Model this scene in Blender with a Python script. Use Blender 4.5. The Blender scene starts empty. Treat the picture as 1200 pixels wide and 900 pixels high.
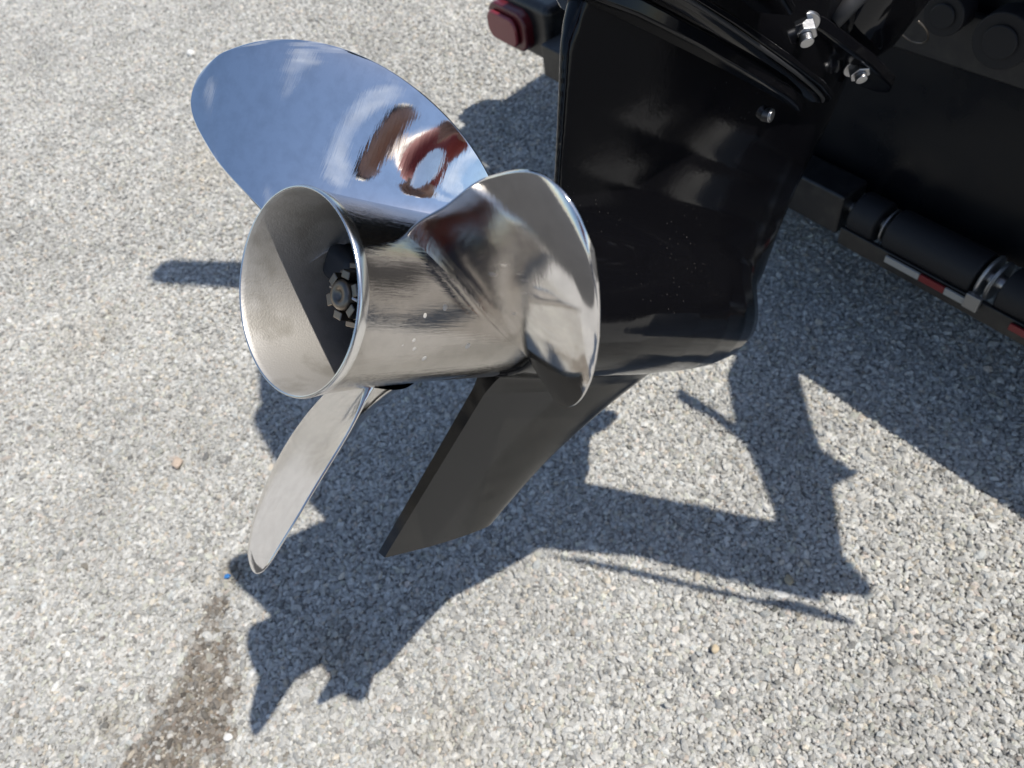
import bpy, bmesh, math, random
import numpy as np
from mathutils import Vector, Matrix
random.seed(3); rng = np.random.default_rng(3)
SC = bpy.context.scene
COL = SC.collection

# ------------------------------------------------------------------ camera, sky, sun, exposure
MCAM = [[0.9718324995, 0.2356726391, 0.0], [-0.1826796492, 0.7533077268, -0.6317876340],
        [-0.1488950591, 0.6139917555, 0.7751415261]]
CAM_H = 1.08190606
SUN = Vector((0.397905, -0.174723, 0.900635)).normalized()
cam = bpy.data.cameras.new('camera'); camo = bpy.data.objects.new('camera', cam); COL.objects.link(camo)
mw = Matrix(MCAM).to_4x4(); mw.translation = Vector((0, 0, CAM_H)); camo.matrix_world = mw
cam.sensor_width = 36; cam.lens = 26.1; cam.clip_start = 0.01; cam.clip_end = 500
cam.dof.use_dof = True; cam.dof.focus_distance = 0.50; cam.dof.aperture_fstop = 11.5
SC.camera = camo
w = bpy.data.worlds.new("World"); SC.world = w; w.use_nodes = True
nt = w.node_tree; bg = nt.nodes['Background']
sky = nt.nodes.new('ShaderNodeTexSky'); sky.sky_type = 'NISHITA'; sky.sun_disc = False
sky.sun_elevation = math.asin(SUN.z); sky.sun_rotation = math.atan2(SUN.x, SUN.y)
sky.air_density = 1.0; sky.dust_density = 0.6; sky.ozone_density = 1.6
# a few soft fair-weather clouds
tc = nt.nodes.new('ShaderNodeTexCoord'); mp = nt.nodes.new('ShaderNodeMapping'); mp.inputs['Scale'].default_value = (1.6, 1.6, 3.4)
nz = nt.nodes.new('ShaderNodeTexNoise'); nz.inputs['Scale'].default_value = 1.7; nz.inputs['Detail'].default_value = 8; nz.inputs['Roughness'].default_value = .5
cr_ = nt.nodes.new('ShaderNodeValToRGB'); cr_.color_ramp.elements[0].position = .55; cr_.color_ramp.elements[1].position = .92
mx = nt.nodes.new('ShaderNodeMix'); mx.data_type = 'RGBA'
nt.links.new(tc.outputs['Generated'], mp.inputs[0]); nt.links.new(mp.outputs[0], nz.inputs['Vector'])
nt.links.new(nz.outputs['Fac'], cr_.inputs[0]); nt.links.new(cr_.outputs[0], mx.inputs['Factor'])
nt.links.new(sky.outputs[0], mx.inputs['A']); mx.inputs['B'].default_value = (9.5, 9.8, 10.2, 1)
nt.links.new(mx.outputs['Result'], bg.inputs[0]); bg.inputs[1].default_value = 0.118
sl = bpy.data.lights.new('sun', 'SUN'); sl.energy = 4.3; sl.angle = math.radians(0.5); sl.color = (1, .945, .855)
so = bpy.data.objects.new('sun', sl); COL.objects.link(so); so.rotation_euler = SUN.to_track_quat('Z', 'Y').to_euler(); so.location = SUN * 30
SC.view_settings.view_transform = 'Standard'; SC.view_settings.look = 'None'
SC.view_settings.exposure = 0.38; SC.view_settings.gamma = 1

# ------------------------------------------------------------------ materials
def mat(name, base=(.5, .5, .5), rough=.5, metal=0., coat=0., spec=.5):
    m = bpy.data.materials.new(name); m.use_nodes = True
    b = m.node_tree.nodes['Principled BSDF']
    b.inputs['Base Color'].default_value = (*base, 1); b.inputs['Roughness'].default_value = rough
    b.inputs['Metallic'].default_value = metal; b.inputs['Coat Weight'].default_value = coat
    b.inputs['Specular IOR Level'].default_value = spec
    return m
def N(m, t): return m.node_tree.nodes.new(t)
def L(m, a, b): m.node_tree.links.new(a, b)
def BS(m): return m.node_tree.nodes['Principled BSDF']
def noise(m, scale, detail=4, rough=.55, mapping=None, coord='Object'):
    t = N(m, 'ShaderNodeTexCoord'); n = N(m, 'ShaderNodeTexNoise')
    n.inputs['Scale'].default_value = scale; n.inputs['Detail'].default_value = detail; n.inputs['Roughness'].default_value = rough
    if mapping:
        mp = N(m, 'ShaderNodeMapping'); mp.inputs['Scale'].default_value = mapping[0]
        if len(mapping) > 1: mp.inputs['Rotation'].default_value = mapping[1]
        L(m, t.outputs[coord], mp.inputs[0]); L(m, mp.outputs[0], n.inputs['Vector'])
    else: L(m, t.outputs[coord], n.inputs['Vector'])
    return n
def ramp(m, src, stops):
    r = N(m, 'ShaderNodeValToRGB'); e = r.color_ramp.elements
    while len(e) < len(stops): e.new(.5)
    for el, (p, c) in zip(e, stops):
        el.position = p; el.color = (*c, 1) if hasattr(c, '__len__') else (c, c, c, 1)
    L(m, src, r.inputs[0]); return r
def bump(m, src, strength, dist, prev=None):
    b = N(m, 'ShaderNodeBump'); b.inputs['Strength'].default_value = strength; b.inputs['Distance'].default_value = dist
    L(m, src, b.inputs['Height'])
    if prev is not None: L(m, prev.outputs[0], b.inputs['Normal'])
    L(m, b.outputs[0], BS(m).inputs['Normal']); return b

def steel(name, base, rlo, rhi, wav, scr, brush=0.):
    m = mat(name, base, rlo, 1.)
    n = noise(m, 22, 5); r = ramp(m, n.outputs['Fac'], [(.35, rlo), (.72, rhi)]); L(m, r.outputs[0], BS(m).inputs['Roughness'])
    n2 = noise(m, 26, 2); b = bump(m, n2.outputs['Fac'], wav, .004)
    n3 = noise(m, 60, 3, .6, ((1, 14, 1), (.3, .5, .9))); b = bump(m, n3.outputs['Fac'], scr, .0006, b)
    if brush:
        n4 = noise(m, 90, 4, .7, ((.25, 6, 6),)); b = bump(m, n4.outputs['Fac'], brush, .0012, b)
    d = noise(m, 120, 3); r2 = ramp(m, d.outputs['Fac'], [(.3, tuple(c * .9 for c in base)), (.6, base)]); L(m, r2.outputs[0], BS(m).inputs['Base Color'])
    return m
M_MIRROR = steel('polished_stainless', (.86, .85, .84), .025, .075, .012, .035)
M_HAZY = steel('hazy_stainless', (.74, .71, .68), .045, .10, .03, .07)
M_HUB = steel('brushed_stainless', (.52, .49, .455), .04, .11, .05, .08, .20)
M_CAST = mat('satin_cast_stainless', (.50, .485, .46), .55, .7)
n = noise(M_CAST, 900, 3); bump(M_CAST, n.outputs['Fac'], .35, .0006)
n = noise(M_CAST, 45, 4); r = ramp(M_CAST, n.outputs['Fac'], [(.36, (.36, .345, .32)), (.52, (.46, .445, .425))]); L(M_CAST, r.outputs[0], BS(M_CAST).inputs['Base Color'])
M_RIM = mat('rim_stainless', (.72, .70, .67), .2, 1.)

def black_paint(name, base=(.0035, .0035, .0045), rough=.075, dust=.5):
    m = mat(name, base, rough, 0., 0., .27)
    v = N(m, 'ShaderNodeTexVoronoi'); v.inputs['Scale'].default_value = 170; v.inputs['Randomness'].default_value = 1
    t = N(m, 'ShaderNodeTexCoord'); L(m, t.outputs['Object'], v.inputs['Vector'])
    r = ramp(m, v.outputs['Distance'], [(.05, 1.), (.13, 0.)])
    n2 = noise(m, 9, 3); r2 = ramp(m, n2.outputs['Fac'], [(.5, 0.), (.68, dust)])
    mu = N(m, 'ShaderNodeMath'); mu.operation = 'MULTIPLY'; L(m, r.outputs[0], mu.inputs[0]); L(m, r2.outputs[0], mu.inputs[1])
    mx = N(m, 'ShaderNodeMix'); mx.data_type = 'RGBA'; mx.inputs['A'].default_value = (*base, 1); mx.inputs['B'].default_value = (.13, .12, .115, 1)
    L(m, mu.outputs[0], mx.inputs['Factor']); L(m, mx.outputs['Result'], BS(m).inputs['Base Color'])
    n3 = noise(m, 14, 4); r3 = ramp(m, n3.outputs['Fac'], [(.4, rough), (.7, rough * 2.1)]); L(m, r3.outputs[0], BS(m).inputs['Roughness'])
    n4 = noise(m, 160, 2); bump(m, n4.outputs['Fac'], .05, .0008)
    return m
M_BLACK = black_paint('gloss_black_paint')
M_SKEG = mat('weathered_black_skeg', (.006, .006, .0055), .2, 0., 0.)
n = noise(M_SKEG, 24, 5, .6, ((1, 1, 3),)); r = ramp(M_SKEG, n.outputs['Fac'], [(.35, (.004, .004, .004)), (.7, (.009, .0085, .0075))]); L(M_SKEG, r.outputs[0], BS(M_SKEG).inputs['Base Color'])
r = ramp(M_SKEG, n.outputs['Fac'], [(.3, .13), (.7, .27)]); L(M_SKEG, r.outputs[0], BS(M_SKEG).inputs['Roughness'])
M_DARK = mat('dark_plastic', (.007, .007, .0085), .6, 0, 0, .35)
M_RUBBER = mat('black_rubber', (.02, .02, .022), .6)
M_NUT = mat('tarnished_steel', (.16, .14, .12), .36, 1.)
M_BOLT = mat('bolt_steel', (.45, .45, .46), .33, 1.)
n = noise(M_BOLT, 300, 3); bump(M_BOLT, n.outputs['Fac'], .3, .0005)
M_HULL = mat('dark_gelcoat', (.004, .0045, .006), .3, 0, 0, .25)
n = noise(M_HULL, 6, 4); r = ramp(M_HULL, n.outputs['Fac'], [(.4, .22), (.7, .5)]); L(M_HULL, r.outputs[0], BS(M_HULL).inputs['Roughness'])
M_FRAME = mat('black_trailer_paint', (.008, .008, .009), .38)
n = noise(M_FRAME, 60, 4); r = ramp(M_FRAME, n.outputs['Fac'], [(.45, (.006, .006, .007)), (.75, (.020, .019, .017))]); L(M_FRAME, r.outputs[0], BS(M_FRAME).inputs['Base Color'])
M_LAMP = mat('red_lamp_housing', (.09, .008, .012), .35, 0, .1)
M_LENS = mat('red_lens', (.20, .020, .028), .3, 0, .2)
M_RED = mat('red_plastic', (.14, .008, .010), .4)
M_DRED = mat('dark_red_plastic', (.10, .002, .003), .4)
M_WHITE = mat('white_tape', (.26, .255, .24), .4)
M_ALU = mat('bare_aluminium', (.6, .6, .6), .3, 1.)
M_CLAMP = mat('dull_clamp', (.30, .30, .30), .4, .9)
M_SKIN = mat('skin', (.30, .17, .13), .5)
M_SHIRT = mat('red_shirt', (.24, .035, .03), .8)
M_JEANS = mat('denim', (.05, .07, .13), .85)
M_HAIR = mat('dark_hair', (.03, .02, .015), .6)
M_PHONE = mat('phone_black', (.01, .01, .012), .2)

# ------------------------------------------------------------------ helpers
def link(name, me, m=None, parent=None, smooth=True):
    o = bpy.data.objects.new(name, me); COL.objects.link(o)
    if m is not None: me.materials.append(m)
    if parent is not None: o.parent = parent
    if smooth: me.shade_smooth()
    return o
def mesh(name, V, Fc, m=None, parent=None, smooth=True):
    me = bpy.data.meshes.new(name); me.from_pydata([tuple(v) for v in V], [], [tuple(f) for f in Fc]); me.update()
    bm = bmesh.new(); bm.from_mesh(me); bmesh.ops.recalc_face_normals(bm, faces=bm.faces); bm.to_mesh(me); bm.free()
    return link(name, me, m, parent, smooth)
def frombm(name, bm, m=None, parent=None, smooth=False, bevel=0, seg=2):
    bmesh.ops.recalc_face_normals(bm, faces=bm.faces)
    me = bpy.data.meshes.new(name); bm.to_mesh(me); bm.free()
    o = link(name, me, m, parent, smooth or bevel > 0)
    if bevel:
        b = o.modifiers.new('bevel', 'BEVEL'); b.width = bevel; b.segments = seg; b.limit_method = 'ANGLE'; b.angle_limit = math.radians(35)
        b.harden_normals = True
        try: me.set_sharp_from_angle(angle=math.radians(35))
        except Exception: pass
    return o
def tag(o, label=None, cat=None, group=None, kind=None):
    for k, v in (('label', label), ('category', cat), ('group', group), ('kind', kind)):
        if v: o[k] = v
    return o
def empty(name, loc=(0, 0, 0), label=None, cat=None):
    o = bpy.data.objects.new(name, None); COL.objects.link(o); o.location = loc; o.empty_display_size = .05
    return tag(o, label, cat)
def bmbox(bm, c, d, rot=None):
    M = Matrix.Translation(Vector(c)) @ (rot.to_4x4() if rot is not None else Matrix.Identity(4)) @ Matrix.Diagonal((*d, 1))
    bmesh.ops.create_cube(bm, size=1, matrix=M)
def bmcyl(bm, p, q, r1, r2=None, seg=24):
    p = Vector(p); q = Vector(q); d = q - p; r2 = r1 if r2 is None else r2
    M = Matrix.Translation((p + q) / 2) @ d.to_track_quat('Z', 'Y').to_matrix().to_4x4()
    bmesh.ops.create_cone(bm, cap_ends=True, segments=seg, radius1=r1, radius2=r2, depth=d.length, matrix=M)
def bmprism(bm, pts, z0, z1):      # pts in xy
    a = [bm.verts.new((x, y, z0)) for x, y in pts]; b = [bm.verts.new((x, y, z1)) for x, y in pts]; n = len(pts)
    bm.faces.new(a[::-1]); bm.faces.new(b)
    for i in range(n): bm.faces.new((a[i], a[(i + 1) % n], b[(i + 1) % n], b[i]))
def lathe(name, prof, m, parent, seg=96, closed=False, smooth=True):  # prof (x, r) about local X
    V = []; Fc = []
    for x, r in prof:
        for k in range(seg):
            t = 2 * math.pi * k / seg; V.append((x, r * math.sin(t), r * math.cos(t)))
    n = len(prof)
    for i in range(n if closed else n - 1):
        j = (i + 1) % n
        for k in range(seg):
            l = (k + 1) % seg; Fc.append((i * seg + k, i * seg + l, j * seg + l, j * seg + k))
    return mesh(name, V, Fc, m, parent, smooth)
def tube(name, pts, r, m, parent, seg=14, sub=6):
    P = [Vector(p) for p in pts]; S = []
    PP = [2 * P[0] - P[1]] + P + [2 * P[-1] - P[-2]]
    for i in range(len(P) - 1):
        p0, p1, p2, p3 = PP[i:i + 4]
        for k in range(sub):
            f = k / sub; S.append(.5 * (2 * p1 + (p2 - p0) * f + (2 * p0 - 5 * p1 + 4 * p2 - p3) * f * f + (3 * p1 - p0 - 3 * p2 + p3) * f ** 3))
    S.append(P[-1]); V = []; Fc = []; up = None
    for i, p in enumerate(S):
        d = (S[min(i + 1, len(S) - 1)] - S[max(i - 1, 0)]).normalized()
        up = (up - up.dot(d) * d).normalized() if up is not None else d.orthogonal().normalized()
        b = d.cross(up)
        for k in range(seg): t = 2 * math.pi * k / seg; V.append(p + r * (math.cos(t) * up + math.sin(t) * b))
    for i in range(len(S) - 1):
        for k in range(seg): l = (k + 1) % seg; Fc.append((i * seg + k, i * seg + l, (i + 1) * seg + l, (i + 1) * seg + k))
    Fc.append(tuple(range(seg))); Fc.append(tuple((len(S) - 1) * seg + k for k in range(seg)))
    return mesh(name, V, Fc, m, parent)

# ------------------------------------------------------------------ ground
gm = mat('crushed_stone_base', (.36, .355, .34), .95)
t = N(gm, 'ShaderNodeTexCoord'); v = N(gm, 'ShaderNodeTexVoronoi'); v.inputs['Scale'].default_value = 120
L(gm, t.outputs['Object'], v.inputs['Vector'])
hs = N(gm, 'ShaderNodeSeparateColor'); L(gm, v.outputs['Color'], hs.inputs[0])
r = ramp(gm, hs.outputs[0], [(0, (.30, .30, .29)), (.5, (.42, .415, .40)), (1, (.58, .57, .54))])
L(gm, r.outputs[0], BS(gm).inputs['Base Color']); bump(gm, v.outputs['Distance'], .9, .006)
bm = bmesh.new(); bmesh.ops.create_grid(bm, x_segments=4, y_segments=4, size=150)
ground = frombm('ground', bm, gm); tag(ground, kind='structure')
ground.location.z = -0.004

for pts_ in ([(-1.25 + .235 * 6, -6), (-1.50, 1.10), (-30, 5), (-30, -6)], [(1.75, -.05), (1.75, -12), (30, -12), (30, -.05)]):  # dark sheets added out of view to darken reflections in steel and paint
    am = mat('unseen_dark_sheet', (.045, .045, .047), .85); nn = noise(am, 180, 5, .7)
    rr = ramp(am, nn.outputs['Fac'], [(.35, (.028, .028, .03)), (.62, (.075, .073, .07))]); L(am, rr.outputs[0], BS(am).inputs['Base Color']); bump(am, nn.outputs['Fac'], .6, .004)
    bm = bmesh.new(); bmprism(bm, pts_, -.02, .004); tag(frombm('unseen_dark_sheet', bm, am, None), kind='structure')

# loose crushed stone: one point per stone, stones instanced by geometry nodes
def gravel():
    Mi = np.array(MCAM)
    def inview(X, Y, m):
        P = np.stack([X, Y, np.full_like(X, -CAM_H)], 1) @ Mi   # world -> camera axes
        z = -P[:, 2]; f = 870.
        u = f * P[:, 0] / z; vv = f * P[:, 1] / z
        return (z > .1) & (np.abs(u) < 600 + m) & (np.abs(vv) < 450 + m)
    sets = []
    for sp, zoff, s0, s1, y0, y1 in ((.0055, 0.0, .0026, .0048, -.4, 1.5), (.0070, 0.0, .0031, .0056, 1.5, 4.2), (.022, .0016, .0034, .0062, -.4, 3.6), (.0062, -.0006, .0020, .0034, -.4, 1.2)):
        x = np.arange(-2.6, 2.6, sp); y = np.arange(y0, y1, sp * .87)
        X, Y = np.meshgrid(x, y); X = X + (np.arange(len(y)) % 2)[:, None] * sp / 2
        X = X.ravel() + rng.uniform(-.42, .42, X.size) * sp; Y = Y.ravel() + rng.uniform(-.42, .42, Y.size) * sp
        k = inview(X, Y, 95); X = X[k]; Y = Y[k]
        S = rng.uniform(s0, s1, len(X)) * rng.choice([.75, 1, 1, 1.25], len(X))
        sets.append((X, Y, rng.uniform(-.0016, .0012, len(X)) + zoff, S))
    X, Y, Z, S = [np.concatenate(c) for c in zip(*sets)]
    n = len(X)
    # gentle unevenness of the yard
    Z += .0015 * np.sin(X * 7.1 + 1.3 * np.sin(Y * 3.3)) * np.cos(Y * 5.7 + X * 2) - .001
    scl = np.stack([S * rng.uniform(.85, 1.25, n), S * rng.uniform(.65, .95, n), S * rng.uniform(.45, .8, n)], 1)
    rot = np.stack([rng.normal(0, .35, n), rng.normal(0, .35, n), rng.uniform(0, 6.28, n)], 1)
    val = np.clip(rng.normal(.60, .125, n), .22, .84)
    wt = rng.random(n); val = np.where(wt > .985, .72, val); val = np.where(wt < .02, .26, val)
    val *= .93; tint = np.stack([val * 1.0, val * .985, val * .93], 1)
    c = rng.random(n)
    for lo, hi, k in ((0, .05, (1.07, .99, .88)), (.05, .075, (1.08, .97, .91)), (.075, .13, (.96, 1.0, 1.03)), (.13, .2, (.99, 1.0, .93))):
        q = (c >= lo) & (c < hi); tint[q] *= np.array(k)
    # patchy tone and the damp brown stain at lower left
    patch = .5 + .5 * np.sin(X * 5 + 2 * np.sin(Y * 4.1)) * np.sin(Y * 6.3 + 1.7 * np.sin(X * 3.9))
    tint *= (.95 + .07 * patch)[:, None]
    from mathutils import noise as MN
    gxs = np.linspace(-2.7, 2.7, 120); gys = np.linspace(-.5, 4.3, 110)
    G = np.array([[MN.noise(Vector((a_ * 2.6, b_ * 2.6, 3))) + .7 * MN.noise(Vector((a_ * 7, b_ * 7, 9))) + .5 * MN.noise(Vector((a_ * 17, b_ * 17, 4))) for b_ in gys] for a_ in gxs])
    ii = np.clip(((X + 2.7) / 5.4 * 119).round().astype(int), 0, 119); jj = np.clip(((Y + .5) / 4.8 * 109).round().astype(int), 0, 109)
    tint *= (1 + .11 * G[ii, jj])[:, None]
    def segd(ax, ay, bx, by):
        t = np.clip(((X - ax) * (bx - ax) + (Y - ay) * (by - ay)) / ((bx - ax) ** 2 + (by - ay) ** 2), 0, 1)
        return np.hypot(X - ax - t * (bx - ax), Y - ay - t * (by - ay)), t
    d, tt = segd(-.535, .575, -.60, .33)
    wid = .012 + .075 * tt + .012 * np.sin(X * 70) * np.sin(Y * 60 + 1)
    from mathutils import noise as MN
    k = np.zeros(n); near = np.where(d < .16)[0]
    fr = np.array([.55 * MN.noise(Vector((X[i] * 22, Y[i] * 22, 1))) + .45 * MN.noise(Vector((X[i] * 60, Y[i] * 60, 5))) for i in near])
    k[near] = np.clip((wid[near] * 1.05 - d[near] + fr * .075) / .018 + .4, 0, 1) * rng.choice([1, 1, .9, .8, .3], len(near))
    st = tint * np.array([.42, .37, .325]); tint = tint * (1 - k[:, None]) + st * k[:, None]
    for cx, cy, rr, am in ((-.52, .63, .03, .5), (-.70, .43, .03, .35), (-.36, .46, .05, .25), (-.9, 1.3, .1, .15), (-.2, .30, .06, .2), (-.64, 1.9, .15, .2)):
        k = np.clip(1.3 - np.hypot(X - cx, Y - cy) / rr, 0, 1) * am
        tint = tint * (1 - k[:, None] * np.array([.35, .45, .6]))
    me = bpy.data.meshes.new('gravel'); me.vertices.add(n); me.vertices.foreach_set('co', np.stack([X, Y, Z], 1).astype(np.float32).ravel())
    for nm, arr in (('scl', scl), ('rot', rot), ('tint', tint)):
        a = me.attributes.new(nm, 'FLOAT_VECTOR', 'POINT'); a.data.foreach_set('vector', arr.astype(np.float32).ravel())
    a = me.attributes.new('pick', 'INT', 'POINT'); a.data.foreach_set('value', rng.integers(0, 7, n).astype(np.int32))
    sm = mat('crushed_stone', (.5, .5, .48), .9)
    at = N(sm, 'ShaderNodeAttribute'); at.attribute_name = 'tint'; at.attribute_type = 'INSTANCER'
    ns = noise(sm, 2.2, 5, .65); rr_ = ramp(sm, ns.outputs['Fac'], [(.3, .74), (.7, 1.12)])
    mm = N(sm, 'ShaderNodeMix'); mm.data_type = 'RGBA'; mm.blend_type = 'MULTIPLY'; mm.inputs['Factor'].default_value = 1
    L(sm, at.outputs['Color'], mm.inputs['A']); L(sm, rr_.outputs[0], mm.inputs['B']); L(sm, mm.outputs['Result'], BS(sm).inputs['Base Color'])
    bump(sm, ns.outputs['Fac'], .5, .3)
    o = link('gravel', me, sm, None, False)
    g = bpy.data.node_groups.new('stones', 'GeometryNodeTree')
    g.interface.new_socket('Geometry', in_out='INPUT', socket_type='NodeSocketGeometry'); g.interface.new_socket('Geometry', in_out='OUTPUT', socket_type='NodeSocketGeometry')
    gn = g.nodes; gl = g.links
    gi = gn.new('NodeGroupInput'); go = gn.new('NodeGroupOutput')
    g2i = gn.new('GeometryNodeGeometryToInstance')
    for k in range(7):
        ico = gn.new('GeometryNodeMeshIcoSphere'); ico.inputs['Radius'].default_value = 1; ico.inputs['Subdivisions'].default_value = 2
        nx = gn.new('ShaderNodeTexNoise'); nx.noise_dimensions = '4D'; nx.inputs['W'].default_value = k * 3.7 + .5; nx.inputs['Scale'].default_value = .75; nx.inputs['Detail'].default_value = 1
        vm = gn.new('ShaderNodeVectorMath'); vm.operation = 'SUBTRACT'; vm.inputs[1].default_value = (.5, .5, .5)
        vs = gn.new('ShaderNodeVectorMath'); vs.operation = 'SCALE'; vs.inputs['Scale'].default_value = 1.9
        sp = gn.new('GeometryNodeSetPosition'); ss = gn.new('GeometryNodeSetShadeSmooth'); ss.inputs['Shade Smooth'].default_value = False
        sm_ = gn.new('GeometryNodeSetMaterial'); sm_.inputs['Material'].default_value = sm
        gl.new(nx.outputs['Color'], vm.inputs[0]); gl.new(vm.outputs[0], vs.inputs[0]); gl.new(vs.outputs[0], sp.inputs['Offset'])
        gl.new(ico.outputs[0], sp.inputs[0]); gl.new(sp.outputs[0], ss.inputs[0]); gl.new(ss.outputs[0], sm_.inputs[0]); gl.new(sm_.outputs[0], g2i.inputs[0])
    ip = gn.new('GeometryNodeInstanceOnPoints'); ip.inputs['Pick Instance'].default_value = True
    def na(nm, t):
        a = gn.new('GeometryNodeInputNamedAttribute'); a.data_type = t; a.inputs['Name'].default_value = nm; return a
    e2r = gn.new('FunctionNodeEulerToRotation')
    gl.new(gi.outputs[0], ip.inputs['Points']); gl.new(g2i.outputs[0], ip.inputs['Instance'])
    gl.new(na('pick', 'INT').outputs['Attribute'], ip.inputs['Instance Index'])
    gl.new(na('rot', 'FLOAT_VECTOR').outputs['Attribute'], e2r.inputs[0]); gl.new(e2r.outputs[0], ip.inputs['Rotation'])
    gl.new(na('scl', 'FLOAT_VECTOR').outputs['Attribute'], ip.inputs['Scale'])
    gl.new(ip.outputs[0], go.inputs[0])
    md = o.modifiers.new('stones', 'NODES'); md.node_group = g
    tag(o, 'pale grey crushed stone covering the yard with a damp brown stain', 'gravel', kind='stuff')
    print('stones', n)
gravel()

def stone(loc, s, colr, label, seed, sq=(1, .8, .6)):
    bm = bmesh.new(); bmesh.ops.create_icosphere(bm, subdivisions=4, radius=1)
    R = random.Random(seed); ph = [R.uniform(0, 6) for _ in range(6)]
    for vv in bm.verts:
        c = vv.co; k = 1 + .14 * math.sin(2.3 * c.x + ph[0]) * math.cos(1.9 * c.y + ph[1]) + .09 * math.sin(3.7 * c.y + ph[2] + c.z * 2) + .05 * math.sin(6 * c.z + ph[3] + 4 * c.x)
        vv.co = Vector((c.x * sq[0], c.y * sq[1], c.z * sq[2])) * s * k
    m = mat('pebble_' + str(seed), colr, .85); nn = noise(m, 260, 5, .7); rr = ramp(m, nn.outputs['Fac'], [(.3, tuple(c * .7 for c in colr)), (.7, colr)]); L(m, rr.outputs[0], BS(m).inputs['Base Color']); bump(m, nn.outputs['Fac'], .5, .001)
    o = frombm('pebble', bm, m, None, True); o.location = loc; o.rotation_euler = (0, 0, seed); tag(o, label, 'pebble', 'single pebbles that stand out of the gravel')
stone((-.644, .881, .007), .0115, (.46, .37, .30), 'pinkish tan pebble larger than the gravel, at middle left', 1)
stone((-.775, 2.571, .008), .016, (.75, .74, .70), 'bright white pebble beside the tip of the blue upper blade', 2)
stone((.189, .325, .007), .0068, (.52, .43, .30), 'small yellow pebble in the sunny gravel at lower right', 4)
stone((.325, .395, .008), .0075, (.36, .31, .22), 'brown rough pebble near the right edge of the sunny gravel', 5)
stone((-.515, .366, .006), .0068, (.72, .70, .66), 'white pebble beside the brown damp stain', 6)

bm = bmesh.new(); bmprism(bm, [(-.0055, -.003), (.002, -.0045), (.006, .0005), (.001, .0042), (-.004, .003)], .004, .0075)
chip = frombm('plastic_chip', bm, mat('blue_plastic', (.03, .14, .36), .3), None, bevel=.0008); chip.location = (-.532, .622, 0)
tag(chip, 'tiny blue plastic chip at the shadow edge below the lower blade tip', 'litter')
# ------------------------------------------------------------------ outboard motor frame: local x = forward along prop shaft, y = port, z = up
AX = Vector((0.648573, 0.398955, -0.648219)); U2 = Vector((0.467907, 0.462732, 0.752956)); AX.normalize(); U2 = (U2 - U2.dot(AX) * AX).normalized(); PY = U2.cross(AX)
C0 = Vector((-0.10393129, 0.31538914, 0.81582015))
motor = empty('outboard_motor', (0, 0, 0), 'black outboard motor tilted up behind the boat with a steel propeller', 'outboard motor')
mm_ = Matrix((AX, PY, U2)).transposed().to_4x4(); mm_.translation = C0; motor.matrix_world = mm_

# ---- propeller
RH = 0.0525
prof = [(0, .0576), (.0015, .0581), (.006, .0574), (.014, .0563), (.03, .0554), (.07, .0540), (.11, .0528), (.158, .0512), (.160, .0505), (.160, .046),
        (.12, .0500), (.08, .0515), (.04, .0530), (.012, .0545), (.003, .0556), (.0, .0562), (-.0006, .0569)]
hub = lathe('propeller', prof, M_HUB, motor, 144, closed=True)
hub['label'] = 'three bladed polished stainless steel propeller with wide exhaust hub'
hub.data.materials.append(M_CAST); hub.data.materials.append(M_RIM)
for p in hub.data.polygons:
    c = p.center; rr = math.hypot(c.y, c.z)
    if p.normal.y * c.y + p.normal.z * c.z < 0 and c.x > .0005: p.material_index = 1
    elif c.x < .004: p.material_index = 2

NK = 9; RR = [.0536, 0.09522503, 0.14214567, 0.17579569, 0.18549991, 0.16998087, 0.14008211, 0.09736465, .050]
TH = [-1.0841153, -0.86456416, -0.756076, -0.65796138, -0.48929925, -0.23691518, 0.00870482, 0.22680135, 0.35403324]
Q = [0.13868484, 2.10420314, 0.08294629, -0.82233730, 2.53560724, 0.43159454, 0.04539338]; RHF = 0.04908854
DROT = math.radians(26)
def crv(x, tv):
    xx = [2 * x[0] - x[1]] + list(x) + [2 * x[-1] - x[-2]]; i = min(int(tv), len(x) - 2); f = tv - i; p0, p1, p2, p3 = xx[i:i + 4]
    return .5 * (2 * p1 + (p2 - p0) * f + (2 * p0 - 5 * p1 + 4 * p2 - p3) * f * f + (3 * p1 - p0 - 3 * p2 + p3) * f ** 3)
def blade_pt(r_, th, off):
    d = r_ - RHF
    ax = Q[0] + (Q[2] + Q[5] * d) * th + Q[3] * d + Q[4] * d * d + Q[6] * th * th * d / .12
    ph = th + Q[1] + off - DROT
    return np.array([ax, -r_ * math.sin(ph), r_ * math.cos(ph)])
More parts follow.
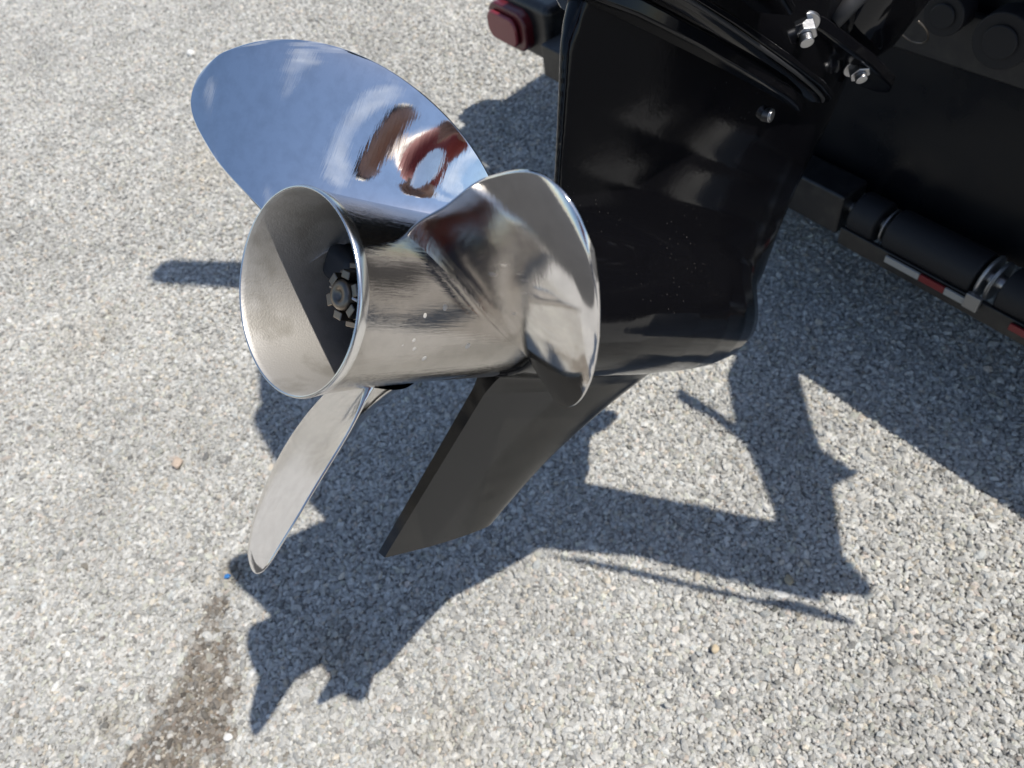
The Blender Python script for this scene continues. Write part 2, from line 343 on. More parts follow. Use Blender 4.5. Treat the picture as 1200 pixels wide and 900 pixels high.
def blade(off, label, bmat):
    NV, NU = 64, 44
    mid = np.zeros((NV, NU, 3)); thk = np.zeros((NV, NU))
    for j in range(NV):
        v_ = 4 * (1 - (1 - j / (NV - 1)) ** 2.0) if j < NV - 1 else 4 - 1e-4
        ra, ta = crv(RR, v_), crv(TH, v_); rb, tb = crv(RR, 8 - v_), crv(TH, 8 - v_)
        for i in range(NU):
            f = .5 - .5 * math.cos(math.pi * i / (NU - 1))
            r_ = ra + (rb - ra) * f; th = ta + (tb - ta) * f
            # slight bow of rows so the rows stay round about the shaft
            mid[j, i] = blade_pt(r_, th, off)
            e = max(0, 4 * f * (1 - f)) ** .95 * min(1, (4 - v_) / .9) ** .5
            root = math.exp(-max(0, r_ - .0525) / .0070)
            t_ = .0008 + e * (.0028 + .0030 * max(0, (.15 - r_) / .1)) + root * .0062 * max(e, .12) ** .3
            thk[j, i] = t_
    du = np.gradient(mid, axis=1); dv = np.gradient(mid, axis=0)
    dv[-1] = dv[-2]
    nn = np.cross(du, dv); ln = np.linalg.norm(nn, axis=2, keepdims=True); nn = nn / np.maximum(ln, 1e-12)
    nn[-1] = nn[-3]; nn[-2] = nn[-3]
    A = mid + nn * thk[..., None]; B = mid - nn * thk[..., None]
    V = list(A.reshape(-1, 3)) + list(B.reshape(-1, 3)); o2 = NV * NU; Fc = []
    for j in range(NV - 1):
        for i in range(NU - 1):
            a = j * NU + i; Fc.append((a, a + 1, a + NU + 1, a + NU)); Fc.append((o2 + a, o2 + a + NU, o2 + a + NU + 1, o2 + a + 1))
    def strip(idx):
        # rounded edge: one extra mid vertex pushed outward
        base = len(V)
        for k in idx:
            V.append((V[k] + V[o2 + k]) / 2 + out[k])
        for s in range(len(idx) - 1):
            a, b = idx[s], idx[s + 1]
            Fc.append((a, b, base + s + 1, base + s)); Fc.append((base + s, base + s + 1, o2 + b, o2 + a))
    out = {}
    for j in range(NV):
        for i, sg in ((0, -1), (NU - 1, 1)):
            d = du[j, i] * sg; l = np.linalg.norm(d); out[j * NU + i] = (d / l if l > 1e-9 else 0 * d) * .0008
    strip([j * NU for j in range(NV)]); strip([j * NU + NU - 1 for j in range(NV)])
    a = [(NV - 1) * NU + i for i in range(NU)]
    for i in range(NU - 1): Fc.append((a[i], a[i + 1], o2 + a[i + 1], o2 + a[i]))
    o = mesh('blade', V, Fc, bmat, hub)
    o['label'] = label
    return o
blade(-2 * math.pi / 3, 'upper blade mirroring blue sky', M_MIRROR)
blade(0, 'near blade mirroring the dark motor and pale ground', M_HAZY)
blade(2 * math.pi / 3, 'lower blade seen nearly edge on', M_HAZY)

# inside the hub
M_WEB = mat('dark_bluish_cast_steel', (.030, .034, .042), .62, .3)  # even dark bluish grey for the three webs
ih = lathe('inner_hub', [(.056, .012), (.056, .0225), (.058, .0245), (.08, .027), (.158, .031)], M_DARK, hub, 64)
for k, an in enumerate((80, 200, 320)):
    an = math.radians(an); bm = bmesh.new(); d = Vector((0, math.sin(an), math.cos(an)))
    R_ = Matrix((Vector((1, 0, 0)), Vector((0, math.cos(an), -math.sin(an))), d)).transposed()
    bmbox(bm, Vector((.106, 0, 0)) + d * .0385, (.112, .024, .029), R_)
    frombm('web', bm, M_WEB, hub, bevel=.007, seg=4)
lathe('thrust_washer', [(.058, .009), (.058, .0195), (.061, .0215), (.064, .0215), (.064, .009)], M_NUT, hub, 48)
bm = bmesh.new()
for k in range(6):
    an = math.radians(k * 60 + 12); d = Vector((0, math.sin(an), math.cos(an))); R_ = Matrix((Vector((1, 0, 0)), Vector((0, math.cos(an), -math.sin(an))), d)).transposed()
    bmbox(bm, Vector((.046, 0, 0)) + d * .0172, (.013, .0115, .0036), R_)
bmcyl(bm, (.050, 0, 0), (.057, 0, 0), .0190, seg=32)
frombm('tab_washer', bm, M_NUT, hub, bevel=.0008)
bm = bmesh.new()
bmcyl(bm, (.040, 0, 0), (.056, 0, 0), .0165, seg=6)
for k in range(6):
    an = math.radians(k * 60); d = Vector((0, math.sin(an), math.cos(an))); R_ = Matrix((Vector((1, 0, 0)), Vector((0, math.cos(an), -math.sin(an))), d)).transposed()
    bmbox(bm, Vector((.036, 0, 0)) + d * .0122, (.010, .0075, .0050), R_)
frombm('castle_nut', bm, M_NUT, hub, bevel=.0007)
lathe('shaft_end', [(.031, .0001), (.031, .0030), (.029, .0036), (.029, .0078), (.031, .0092), (.05, .0092)], M_NUT, hub, 32)
bm = bmesh.new(); bmcyl(bm, (.033, .0135, .001), (.033, -.0135, .001), .0012, seg=12); bmcyl(bm, (.033, .0130, .001), (.040, .0145, .001), .0012, seg=12)
frombm('cotter_pin', bm, M_BOLT, hub, True)
# dried water spots on the hub wall facing the camera
bm = bmesh.new()
for x, an in ((.031, -88), (.047, -83), (.043, -98), (.046, -104), (.036, -101), (.062, -78), (.09, -104), (.058, -112)):
    an = math.radians(an); r_ = .0556 - .028 * x + .0002
    c = Vector((x, r_ * math.sin(an), r_ * math.cos(an))); nrm = Vector((0, math.sin(an), math.cos(an)))
    M = Matrix.Translation(c) @ nrm.to_track_quat('Z', 'Y').to_matrix().to_4x4() @ Matrix.Diagonal((.0021, .0021, .0004, 1))
    bmesh.ops.create_uvsphere(bm, u_segments=16, v_segments=8, radius=1, matrix=M)
M_SPOT = mat('water_spot', (.62, .60, .57), .35, .3)
sp_ = frombm('water_spot', bm, M_SPOT, hub, True); sp_['kind'] = 'stuff'

# ---- gearcase by smooth union on a grid, meshed with surface nets
def surface_nets(Fv, org, h):
    nx, ny, nz = Fv.shape; inside = Fv < 0
    s = np.zeros((nx - 1, ny - 1, nz - 1, 3)); cnt = np.zeros((nx - 1, ny - 1, nz - 1))
    cells = [(0, 0, 0), (1, 0, 0), (0, 1, 0), (1, 1, 0), (0, 0, 1), (1, 0, 1), (0, 1, 1), (1, 1, 1)]
    def sub(c): return (slice(c[0], nx - 1 + c[0]), slice(c[1], ny - 1 + c[1]), slice(c[2], nz - 1 + c[2]))
    for i in range(8):
        for ax in range(3):
            c = cells[i]
            if c[ax]: continue
            d = list(c); d[ax] = 1; a = Fv[sub(c)]; b = Fv[sub(d)]; m = (a < 0) != (b < 0)
            t = np.where(m, a / np.where(m, a - b, 1), 0)
            for k in range(3): s[..., k] += np.where(m, c[k] + (t if k == ax else 0), 0)
            cnt += m
    act = cnt > 0; idx = -np.ones(act.shape, int); idx[act] = np.arange(act.sum())
    ijk = np.argwhere(act); V = (ijk + s[act] / cnt[act][:, None]) * h + org
    Fc = []
    for ax in range(3):
        b, c = (ax + 1) % 3, (ax + 2) % 3
        sl0 = [slice(1, -1)] * 3; sl0[ax] = slice(0, -1); sl1 = list(sl0); sl1[ax] = slice(1, None)
        lo = [0, 0, 0]; a0 = inside[tuple(sl0)]; a1 = inside[tuple(sl1)]; m = a0 != a1
        P = np.argwhere(m); P[:, b] += 1; P[:, c] += 1
        flip = a0[m]
        def ix(db, dc):
            q = P.copy(); q[:, b] -= db; q[:, c] -= dc; return idx[q[:, 0], q[:, 1], q[:, 2]]
        f = np.stack([ix(1, 1), ix(0, 1), ix(0, 0), ix(1, 0)], 1)
        f[~flip] = f[~flip][:, ::-1]; Fc.append(f)
    return V, np.concatenate(Fc)
h = .0026
gx = np.arange(.150, .66, h); gy = np.arange(-.085, .0851, h); gz = np.arange(-.085, .30, h)
X, Y, Z = np.meshgrid(gx, gy, gz, indexing='ij')
R = np.interp(gx, [.150, .17, .20, .28, .36, .42, .47, .51, .54, .56, .572, .58], [.0535, .0545, .057, .0605, .061, .0595, .055, .0475, .038, .027, .016, .002])[:, None, None]
R = np.where(X > .575, .006 - (X - .575), R)
zc = np.interp(gx, [.4, .58], [0, -.010])[:, None, None]
ft = (np.hypot(Y, Z - zc) - R) * .9
ft = np.maximum(ft, .163 - X)
TE = np.interp(gz, [0, .06, .09, .2, .3], [.205, .20, .192, .153, .12])[None, None, :]
LE = np.interp(gz, [-.02, .05, .09, .13, .2, .3], [.565, .588, .590, .592, .597, .60])[None, None, :]
T = np.interp(gz, [0, .06, .10, .14, .18, .22, .3], [.032, .026, .0235, .027, .035, .043, .050])[None, None, :]
c = (X - TE) / (LE - TE)
hw = T * (1 - .86 * np.clip((.62 - c) / .62, 0, 1) ** 1.7)
fa = np.abs(Y) - hw
fb = (np.sqrt(np.clip((c - .62) / .38, 0, 5) ** 2 + (Y / T) ** 2 + 1e-9) - 1) * T
fl = np.where(c > .62, fb, fa * .96)
ft2 = TE - X; kk = .007; h2 = np.clip(.5 - .5 * (ft2 - fl) / kk, 0, 1); fl = ft2 * (1 - h2) + fl * h2 + kk * h2 * (1 - h2)
fl = np.maximum(fl, -Z)
k = .022; hh = np.clip(.5 + .5 * (fl - ft) / k, 0, 1); Fv = fl * (1 - hh) + ft * hh - k * hh * (1 - hh)
Fv = np.maximum(Fv, Z - .29); Fv = np.maximum(Fv, .163 - X)
V, Fc = surface_nets(Fv, np.array([gx[0], gy[0], gz[0]]), h)
gc = mesh('gearcase', V, Fc, M_BLACK, motor)
sm_ = gc.modifiers.new('smooth', 'SMOOTH'); sm_.factor = .5; sm_.iterations = 6

# skeg: tapered plate with blunt trailing face
out = [(.183, -.045), (.150, -.118), (.113, -.197), (.172, -.1985), (.232, -.198), (.285, -.166), (.34, -.135), (.40, -.092), (.455, -.050)]
bm = bmesh.new()
def skt(c, z):  # half thickness at chord fraction c
    return float(np.interp(-z, [.03, .048, .058, .070, .2], [.032, .023, .015, .0100, .0062])) * min(1, .6 + 1.1 * c) * max(.015, 1 - max(0, (c - .45) / .55) ** 2) ** .5
sle = lambda d: float(.462 - .23 * ((d - .045) / .153) ** 1.0 - .028 * math.sin(math.pi * (d - .045) / .153))
NZ, NX = 48, 40; V = []; Fc = []
for sd in (1, -1):
    for a in range(NZ):
        z = -.035 - .163 * a / (NZ - 1)
        te = np.interp(-z, [.045, .197], [.183, .113]); le = sle(max(-z, .045))
        for b in range(NX):
            f = .5 - .5 * math.cos(math.pi * (b / (NX - 1))); x = te + (le - te) * f
            V.append((x, sd * skt(f, z), z))
o2 = NZ * NX
for a in range(NZ - 1):
    for b in range(NX - 1):
        i = a * NX + b; Fc.append((i, i + 1, i + NX + 1, i + NX)); Fc.append((o2 + i, o2 + i + NX, o2 + i + NX + 1, o2 + i + 1))
for a in range(NZ - 1):
    i = a * NX; Fc.append((i, i + NX, o2 + i + NX, o2 + i)); i = a * NX + NX - 1; Fc.append((i, o2 + i, o2 + i + NX, i + NX))
for b in range(NX - 1):
    i = (NZ - 1) * NX + b; Fc.append((i, i + 1, o2 + i + 1, o2 + i))
sk = mesh('skeg', V, Fc, M_SKEG, motor); sk.data.set_sharp_from_angle(angle=math.radians(40))

def outline_plate(name, pts, z0, z1, m, bev=.002, parent=motor):
    full = pts + [(x, -y) for x, y in pts[::-1] if abs(y) > 1e-6]
    bm = bmesh.new(); bmprism(bm, full, z0, z1); return frombm(name, bm, m, parent, bevel=bev, seg=3)
outline_plate('joint_flange', [(.156, .0), (.158, -.016), (.188, -.034), (.257, -.045), (.344, -.0500), (.40, -.0505), (.435, -.046), (.470, -.036)], .2005, .2130, M_BLACK, .0035)
outline_plate('splash_rail', [(.14, .0), (.145, -.03), (.19, -.046), (.27, -.055), (.36, -.0585), (.44, -.0575), (.49, -.050), (.53, -.030), (.54, 0)], .2215, .2275, M_BLACK, .002)
bm = bmesh.new(); bmprism(bm, [(-.075, .0), (-.070, .028), (-.048, .052), (.0, .056), (.06, .052), (.12, .048), (.30, .05), (.30, -.08), (.20, -.10), (.06, -.104), (.0, -.092), (-.055, -.052)], .238, .246); frombm('cavitation_plate', bm, M_BLACK, motor, bevel=.003)
outline_plate('shadow_gap_plug', [(.035, .0), (.04, -.012), (.16, -.016)], .204, .2375, M_BLACK, .003)  # unseen block added to close a lit gap in the motor's shadow
# midsection housing lofted upward
def loft(name, rings, m, parent, n=56, bev=0, cap=True, ex=3.2):
    V = []; Fc = []
    for (z, x0, x1, hwid) in rings:
        cx, rx = (x0 + x1) / 2, (x1 - x0) / 2
        for k in range(n):
            t = 2 * math.pi * k / n; c_, s_ = math.cos(t), math.sin(t)
            V.append((cx + rx * math.copysign(abs(c_) ** (2 / ex), c_), hwid * math.copysign(abs(s_) ** (2 / ex), s_), z))
    for a in range(len(rings) - 1):
        for k in range(n):
            l = (k + 1) % n; Fc.append((a * n + k, a * n + l, (a + 1) * n + l, (a + 1) * n + k))
    if cap: Fc.append(tuple(range(n))[::-1]); Fc.append(tuple((len(rings) - 1) * n + k for k in range(n)))
    return mesh(name, V, Fc, m, parent)
loft('midsection', [(.2125, .15, .52, .046), (.219, .14, .53, .051), (.24, .105, .54, .054), (.28, .080, .54, .060), (.40, .02, .50, .078), (.55, -.05, .45, .085), (.74, -.12, .42, .13)], M_BLACK, motor)
cw = loft('cowling', [(.72, -.07, .44, .15), (.74, -.08, .50, .19), (.90, -.10, .52, .215), (1.15, -.10, .52, .235), (1.36, -.13, .50, .225), (1.43, -.08, .46, .19), (1.455, .0, .36, .12)], M_BLACK, motor, ex=4)
cw['label'] = 'black top cover above the frame'
loft('swivel_bracket', [(.258, .47, .56, .045), (.285, .45, .57, .07), (.34, .44, .58, .09), (.50, .44, .58, .10), (.66, .43, .60, .12)], M_BLACK, motor)
def bolt(name, c, n_, r, hh_, m=M_BOLT):
    c = Vector(c); n_ = Vector(n_).normalized(); bm = bmesh.new()
    bmcyl(bm, c, c + n_ * hh_ * .25, r * 1.35, seg=32); bmcyl(bm, c + n_ * hh_ * .2, c + n_ * hh_, r, seg=6)
    bmcyl(bm, c + n_ * hh_, c + n_ * hh_ * 1.5, r * .55, seg=20)
    return frombm(name, bm, m, motor, bevel=.0008)
bolt('bolt', (.378, -.050, .254), (-.2, -.6, -.75), .0100, .013)
bolt('bolt', (.508, -.054, .256), (-.2, -.6, -.75), .0095, .011)
# bracket arms around the bolts
bm = bmesh.new(); bmprism(bm, [(.34, -.040), (.40, -.060), (.50, -.070), (.575, -.068), (.605, -.058), (.61, -.045), (.595, -.030), (.35, -.03)], .254, .266); frombm('clamp_arm', bm, M_BLACK, motor, bevel=.003)
bm = bmesh.new(); bmbox(bm, (.505, -.062, .322), (.10, .012, .045), Matrix.Rotation(.35, 3, 'Y')); frombm('anode_cover', bm, M_DRED, motor, bevel=.004)['label'] = 'red part at top edge'
bm = bmesh.new(); bmcyl(bm, (.400, -.032, .186), (.400, -.0412, .186), .0058, seg=32); bmcyl(bm, (.400, -.040, .186), (.400, -.0420, .186), .0040, seg=32); frombm('plug_screw', bm, M_BOLT, motor, bevel=.0006)
tube('seam_gasket', [(.15, -.040, .2195), (.22, -.051, .2195), (.30, -.0545, .2195), (.40, -.0545, .2195), (.48, -.045, .2195), (.52, -.025, .2195)], .0016, M_RUBBER, motor)
capsule = bmesh.new(); Cw = motor.matrix_world.inverted()
bmcyl(capsule, Cw @ Vector((.075, 1.110, 1.90)), Cw @ Vector((.44, .955, 1.86)), .040, .048, seg=32)
frombm('spike_shadow_caster', capsule, M_BLACK, motor, bevel=.03, seg=4)  # capsule added above the view to throw the spike-shaped ground shadow
tube('steering_hose', [(.42, -.055, .268), (.44, -.10, .36), (.48, -.12, .46), (.50, -.10, .60)], .008, M_RUBBER, motor)

# ------------------------------------------------------------------ boat: k = forward, l = starboard in its own frame
HD = Vector((.882, .471, 0)).normalized(); LT = Vector((.471, -.882, 0)).normalized()
def BW(k_, l_, z_): return HD * k_ + LT * l_ + Vector((0, 0, z_))
boat = empty('boat', (0, 0, 0), 'black boat hull on its trailer, in deep shade at upper right', 'boat')
# hull stations: (k, keel z, chine z, gunwale z, half beam at chine, half beam at gunwale)
ctr = -.30; V = []; Fc = []
ST = [(.990, .235, .27, .57, .76, .77), (1.145, .235, .29, 1.16, .78, .80), (2.5, .27, .42, 1.2, .80, .9), (4.5, .36, .80, 1.25, .66, .85), (5.8, .62, 1.0, 1.35, .30, .5), (6.4, .95, 1.2, 1.4, .05, .1)]
for k_, kz, cz, gz_, hb, hg in ST:
    for l_, z_ in ((-hg, gz_), (-hb, cz), (-hb * .5, (cz + kz) / 2 - .008), (0, kz), (hb * .5, (cz + kz) / 2 - .008), (hb, cz), (hg, gz_)):
        V.append(BW(k_, ctr + l_, z_))
for a in range(len(ST) - 1):
    for b in range(6): i = a * 7 + b; Fc.append((i, i + 1, i + 8, i + 7))
Fc.append(tuple(range(7))); Fc.append(tuple((len(ST) - 1) * 7 + b for b in range(7))[::-1])
for a in range(len(ST) - 1): Fc.append((a * 7, a * 7 + 7, a * 7 + 13, a * 7 + 6))
mesh('hull', V, Fc, M_HULL, boat, False)
bm = bmesh.new(); bmbox(bm, BW(1.0, -.38, .80), (.05, .22, .30), Matrix.Rotation(math.atan2(.471, .882), 3, 'Z')); frombm('jack_plate', bm, M_FRAME, boat, bevel=.004)
bm = bmesh.new(); bmbox(bm, BW(.968, -.30, .535), (.012, 1.46, .07), Matrix.Rotation(math.atan2(.471, .882), 3, 'Z')); frombm('transom_trim', bm, M_FRAME, boat, bevel=.004)
# transom fittings (dark in the shade)
for (k_, l_, z_, r_) in ((.962, -.43, .575, .026), (.962, -.355, .565, .034), (.962, -.27, .565, .034)):
    bm = bmesh.new(); p = BW(k_, l_, z_); bmcyl(bm, p, p - HD * .03, r_, seg=32); bmcyl(bm, p - HD * .03, p - HD * .034, r_ * .6, seg=32)
    frombm('drain_fitting', bm, M_DARK, boat, bevel=.003)
ring = [BW(.862 - .014 * math.cos(t), -.428 + .020 * math.sin(t), .588 + .021 * math.cos(t)) for t in np.linspace(.5, 2 * math.pi * .97, 14)]
tube('tie_down_loop', ring, .0012, M_NUT, boat)
bm = bmesh.new(); bmbox(bm, BW(.915, -.430, .618), (.10, .012, .008), Matrix.Rotation(math.atan2(.471, .882), 3, 'Z')); frombm('loop_bracket', bm, M_ALU, boat, bevel=.002)
bm = bmesh.new(); bmbox(bm, BW(.955, -.295, .640), (.02, .03, .07), Matrix.Rotation(math.atan2(.471, .882), 3, 'Z')); frombm('sensor_block', bm, M_DARK, boat, bevel=.004)
# unseen slabs added and cut to cast the L-shaped shadow beside the motor
def slab(name, pts, z0, z1, m, bev=.003):
    bm = bmesh.new(); bmprism(bm, pts, z0, z1); return frombm(name, bm, m, boat, bevel=bev)
slab('shadow_caster_arm', [(0.95, 0.66), (0.913, 0.553), (0.894, 0.473), (0.884, 0.413), (0.918, 0.351), (0.872, 0.342), (0.834, 0.232), (0.852, 0.173), (0.839, 0.163), (0.78, 0.184), (0.745, 0.269), (0.771, 0.322), (0.775, 0.41), (0.773, 0.491), (.80, .60), (.90, .72)], .945, .957, M_FRAME)
slab('shadow_caster_board', [(0.477, 0.466), (0.764, 0.306), (0.81, 0.252), (0.767, 0.174), (0.695, 0.214), (0.536, 0.308), (0.394, 0.359)], .925, .944, M_FRAME)
slab('shadow_caster_rail', [(0.477, 0.315), (0.539, 0.284), (0.694, 0.197), (0.735, 0.185), (0.807, 0.136), (0.803, 0.129), (0.692, 0.189), (0.536, 0.274), (0.398, 0.348)], .945, .957, M_FRAME, .001)
slab('shadow_caster_strut', [(0.69, 0.575), (0.70, 0.60), (0.745, 0.535), (0.789, 0.446), (0.774, 0.44), (.735, .52)], .925, .940, M_FRAME)

# ------------------------------------------------------------------ trailer
RZ = Matrix.Rotation(math.atan2(LT.y, LT.x), 3, 'Z')     # local x = starboard
trailer = empty('boat_trailer', (0, 0, 0), 'black boat trailer crossmember running behind the motor with red tail lamp', 'trailer')
def tp(p0, l_, z_): return p0 + LT * l_ + Vector((0, 0, z_))
LP = Vector((.190, 1.72, .24))     # lamp
RP = Vector((.606, .872, .232))        # where the tube shows right of the motor
LT2 = (RP - LP); LT2.z = 0; LEN = LT2.length; LT2.normalize(); HD2 = Vector((-LT2.y, LT2.x, 0))
RZ2 = Matrix((LT2, HD2, Vector((0, 0, 1)))).transposed()
def TP(l_, k_, z_): return LP + LT2 * l_ + HD2 * k_ + Vector((0, 0, z_))
bm = bmesh.new(); bmbox(bm, TP((LEN - .005 + .16) / 2, .0, .0), (LEN - .005 - .16, .06, .075), RZ2); frombm('crossmember', bm, M_FRAME, trailer, bevel=.005)
bm = bmesh.new(); bmbox(bm, TP(.035, .055, .02), (.20, .085, .13), RZ2); hs_ = frombm('tail_lamp', bm, M_FRAME, trailer, bevel=.02, seg=5)
def rrect(bm, c, wx, wz, depth, r_, n_=8):
    pts = []
    for cx_, cz_, a0 in ((wx - r_, wz - r_, 0), (-wx + r_, wz - r_, 90), (-wx + r_, -wz + r_, 180), (wx - r_, -wz + r_, 270)):
        for i in range(n_ + 1):
            a_ = math.radians(a0 + 90 * i / n_); pts.append((cx_ + r_ * math.cos(a_), cz_ + r_ * math.sin(a_)))
    f = [bm.verts.new(c + LT2 * x + Vector((0, 0, z)) - HD2 * depth) for x, z in pts]; b = [bm.verts.new(c + LT2 * x + Vector((0, 0, z))) for x, z in pts]
    bm.faces.new(f); bm.faces.new(b[::-1])
    for i in range(len(pts)): j = (i + 1) % len(pts); bm.faces.new((f[i], b[i], b[j], f[j]))
bm = bmesh.new(); rrect(bm, TP(.005, .02, .018), .072, .046, .03, .034); frombm('lamp_rim', bm, M_LAMP, hs_, bevel=.006, seg=4)
bm = bmesh.new(); rrect(bm, TP(-.002, -.010, .016), .058, .033, .012, .026); frombm('lens', bm, M_LENS, hs_, bevel=.006, seg=4)
# cable conduit and clamps lying on the crossmember to the right
def seg_cyl(name, l0, l1, r_, k_, z_, m, par=trailer):
    l0, l1, r_, k_ = l0 * 1.18, l1 * 1.18, r_ * .92, .004
    bm = bmesh.new(); bmcyl(bm, TP(LEN + l0, k_, z_), TP(LEN + l1, k_, z_), r_, seg=40); return frombm(name, bm, m, par, bevel=.005)
seg_cyl('roller', .005, .045, .036, -.035, .0, M_DARK)
seg_cyl('roller', .060, .185, .036, -.035, .0, M_DARK)
seg_cyl('roller', .215, .40, .036, -.035, .0, M_DARK)
seg_cyl('roller_shaft', -.02, .42, .012, -.035, .0, M_BOLT)
seg_cyl('roller_collar', .189, .194, .037, -.035, .0, M_CLAMP); seg_cyl('roller_collar', .200, .206, .034, -.035, .0, M_CLAMP); seg_cyl('roller_collar', .052, .056, .030, -.035, .0, M_CLAMP)
for l0, l1, m in ((.075, .125, M_WHITE), (.1255, .160, M_RED), (.1605, .190, M_WHITE), (.245, .29, M_RED)):
    bm = bmesh.new(); bmbox(bm, TP(LEN + (l0 + l1) / 2 * 1.18, -.032, -.028), ((l1 - l0) * 1.18, .004, .012), RZ2)
    o = frombm('reflective_tape', bm, m, trailer, bevel=.0008); o['label'] = 'red reflective strip' if m is M_RED else 'white reflective strip'
bm = bmesh.new(); bmbox(bm, TP(LEN + .235, -.024, -.036), (.47, .008, .034), RZ2); frombm('tape_bar', bm, M_FRAME, trailer, bevel=.002)
bm = bmesh.new(); bmbox(bm, TP(LEN + .232, -.034, -.020), (.022, .008, .026), RZ2); frombm('bracket', bm, M_CLAMP, trailer, bevel=.001)
# side rails and wheels further forward, under the hull
for l_ in (-.95, .35):
    bm = bmesh.new(); bmbox(bm, BW(3.4, l_, .20), (5.0, .06, .10), Matrix.Rotation(math.atan2(.471, .882), 3, 'Z')); frombm('side_rail', bm, M_FRAME, trailer, bevel=.004)
for l_ in (-1.12, .52):
    for k_ in (2.6,):
        bm = bmesh.new(); bmcyl(bm, BW(k_, l_ - .09, .30), BW(k_, l_ + .09, .30), .30, seg=48); o = frombm('wheel', bm, M_RUBBER, trailer, bevel=.03, seg=4)
        bm = bmesh.new(); bmcyl(bm, BW(k_, l_ - .095, .30), BW(k_, l_ + .095, .30), .17, seg=48); frombm('rim', bm, M_ALU, o, bevel=.01)

# ------------------------------------------------------------------ the photographer, seen only as a reflection in the polished steel
def skin_body(name, verts, edges, radii, m, parent, sub=2):
    me = bpy.data.meshes.new(name); me.from_pydata(verts, edges, []); me.update(); o = link(name, me, m, parent, False)
    md = o.modifiers.new('skin', 'SKIN'); md.use_smooth_shade = True
    for i, r_ in enumerate(radii): o.data.skin_vertices[0].data[i].radius = (r_, r_) if not hasattr(r_, '__len__') else r_
    o.data.skin_vertices[0].data[0].use_root = True
    s_ = o.modifiers.new('sub', 'SUBSURF'); s_.levels = sub; s_.render_levels = sub
    return o
person = empty('person', (.05, -.60, 0), 'person in a red shirt holding a phone over the propeller, seen in its reflections', 'person')
vs = [(0, 0, .95), (0, .01, 1.10), (0, .0, 1.28), (0, .0, 1.42), (0, .0, 1.52), (0, .02, 1.60),
      (.10, 0, .90), (.12, .02, .50), (.13, -.03, .08), (.14, .12, .04), (-.10, 0, .90), (-.12, .02, .50), (-.13, -.03, .08), (-.14, .12, .04),
      (.17, .0, 1.40), (.19, .17, 1.19), (.14, .54, 1.09), (-.17, .0, 1.40), (-.21, .17, 1.19), (-.21, .54, 1.11), (.095, .62, 1.085), (-.145, .62, 1.11)]
es = [(0, 1), (1, 2), (2, 3), (3, 4), (4, 5), (0, 6), (6, 7), (7, 8), (8, 9), (0, 10), (10, 11), (11, 12), (12, 13), (3, 14), (14, 15), (15, 16), (3, 17), (17, 18), (18, 19), (16, 20), (19, 21)]
rd = [(.15, .11), (.14, .10), (.16, .11), (.13, .09), .055, .06, .09, .065, .045, .04, .09, .065, .045, .04, .065, .045, .03, .065, .045, .03, .028, .028]
body = skin_body('body', vs, es, rd, M_SKIN, person)
def fingers(c, sgn):
    for i in range(4):
        y = .008 - .004 * i; z0 = .02 - .017 * i
        skin_body('finger', [(c[0], c[1] - .02, c[2] + z0), (c[0] - sgn * .030, c[1] - .002, c[2] + z0 - .002), (c[0] - sgn * .058, c[1] - .004, c[2] + z0 - .006), (c[0] - sgn * .072, c[1] - .016, c[2] + z0 - .008)],
                  [(0, 1), (1, 2), (2, 3)], [.010, .009, .008, .007], M_SKIN, body, 1)
    skin_body('thumb', [(c[0], c[1] - .03, c[2] + .0), (c[0] - sgn * .03, c[1] - .040, c[2] + .015), (c[0] - sgn * .05, c[1] - .034, c[2] + .02)], [(0, 1), (1, 2)], [.012, .010, .009], M_SKIN, body, 1)
fingers((.105, .625, 1.08), 1); fingers((-.155, .625, 1.105), -1)
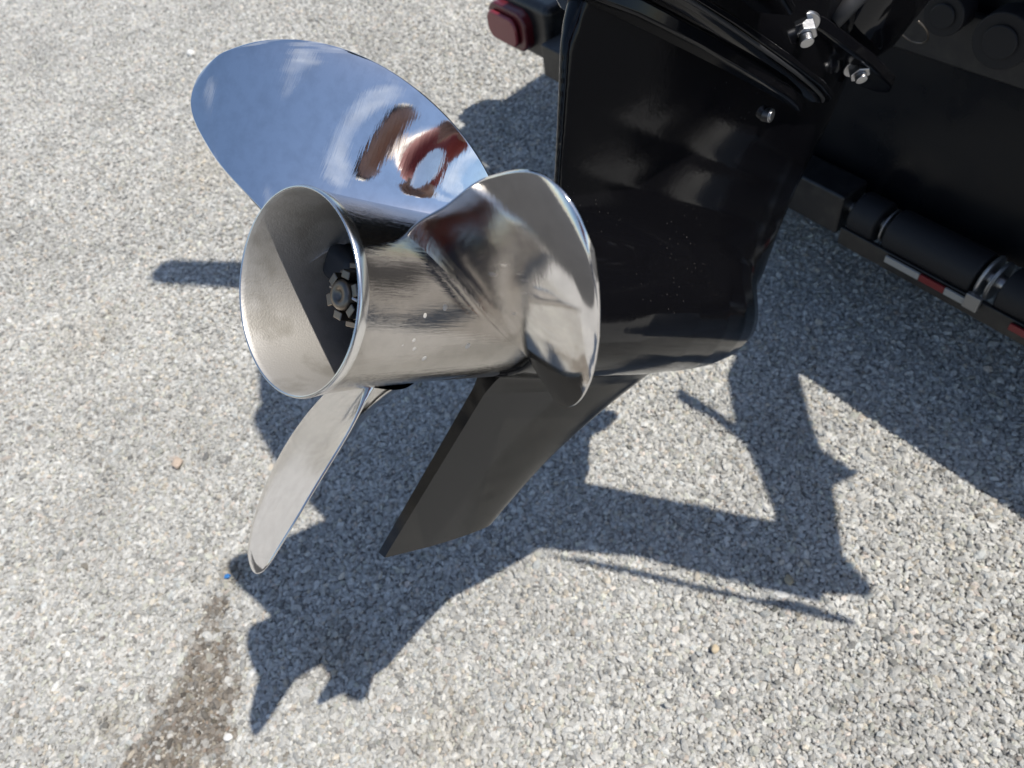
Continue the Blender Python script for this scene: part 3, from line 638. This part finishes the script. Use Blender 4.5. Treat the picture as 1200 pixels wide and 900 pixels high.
# shirt and trousers follow the body
vs2 = [(0, 0, .92), (0, .01, 1.10), (0, .0, 1.28), (0, .0, 1.43), (.17, .0, 1.40), (.19, .16, 1.20), (-.17, .0, 1.40), (-.21, .16, 1.20), (.12, .44, 1.10), (-.17, .44, 1.12)]
skin_body('shirt', vs2, [(0, 1), (1, 2), (2, 3), (3, 4), (4, 5), (3, 6), (6, 7), (5, 8), (7, 9)], [(.17, .13), (.16, .12), (.18, .13), (.13, .095), .085, .066, .085, .066, .05, .05], M_SHIRT, person)
vs3 = [(0, 0, .96), (.10, 0, .88), (.12, .02, .50), (.13, -.03, .10), (-.10, 0, .88), (-.12, .02, .50), (-.13, -.03, .10)]
skin_body('trousers', vs3, [(0, 1), (1, 2), (2, 3), (0, 4), (4, 5), (5, 6)], [(.16, .12), .11, .085, .07, .11, .085, .07], M_JEANS, person)
bm = bmesh.new(); bmesh.ops.create_uvsphere(bm, u_segments=32, v_segments=24, radius=1)
for v_ in bm.verts:
    x, y, z = v_.co; f = 1
    if y > .3: f = 1 + .10 * math.exp(-((x / .18) ** 2 + ((z + .05) / .25) ** 2)) - .05 * math.exp(-(((abs(x) - .35) / .15) ** 2 + ((z - .15) / .12) ** 2))
    v_.co = Vector((x * .075 * (1 - .2 * max(0, -z)), y * .095 * f, z * .115))
for s in (-1, 1): bmesh.ops.create_uvsphere(bm, u_segments=12, v_segments=8, radius=1, matrix=Matrix.Translation((s * .077, -.005, -.005)) @ Matrix.Diagonal((.010, .018, .03, 1)))
hd_ = frombm('head', bm, M_SKIN, person, True); hd_.location = (0, .02, 1.66); hd_.rotation_euler = (-.5, 0, 0)
bm = bmesh.new(); bmesh.ops.create_uvsphere(bm, u_segments=32, v_segments=20, radius=1, matrix=Matrix.Diagonal((.083, .102, .122, 1)))
bmesh.ops.delete(bm, geom=[v_ for v_ in bm.verts if v_.co.z < -.01 + .9 * max(0, v_.co.y) or (v_.co.z < -.04)], context='VERTS')
frombm('hair', bm, M_HAIR, hd_, True)
# phone just behind the camera position
ph = empty('phone', (0, 0, 0), 'black phone held flat in both hands above the propeller', 'phone')
pm = Matrix(MCAM).to_4x4(); pm.translation = Vector((0, 0, CAM_H)) + Matrix(MCAM) @ Vector((-.055, -.022, .012)); ph.matrix_world = pm
bm = bmesh.new(); bmbox(bm, (0, 0, 0), (.158, .075, .008)); frombm('phone_body', bm, M_PHONE, ph, bevel=.003)
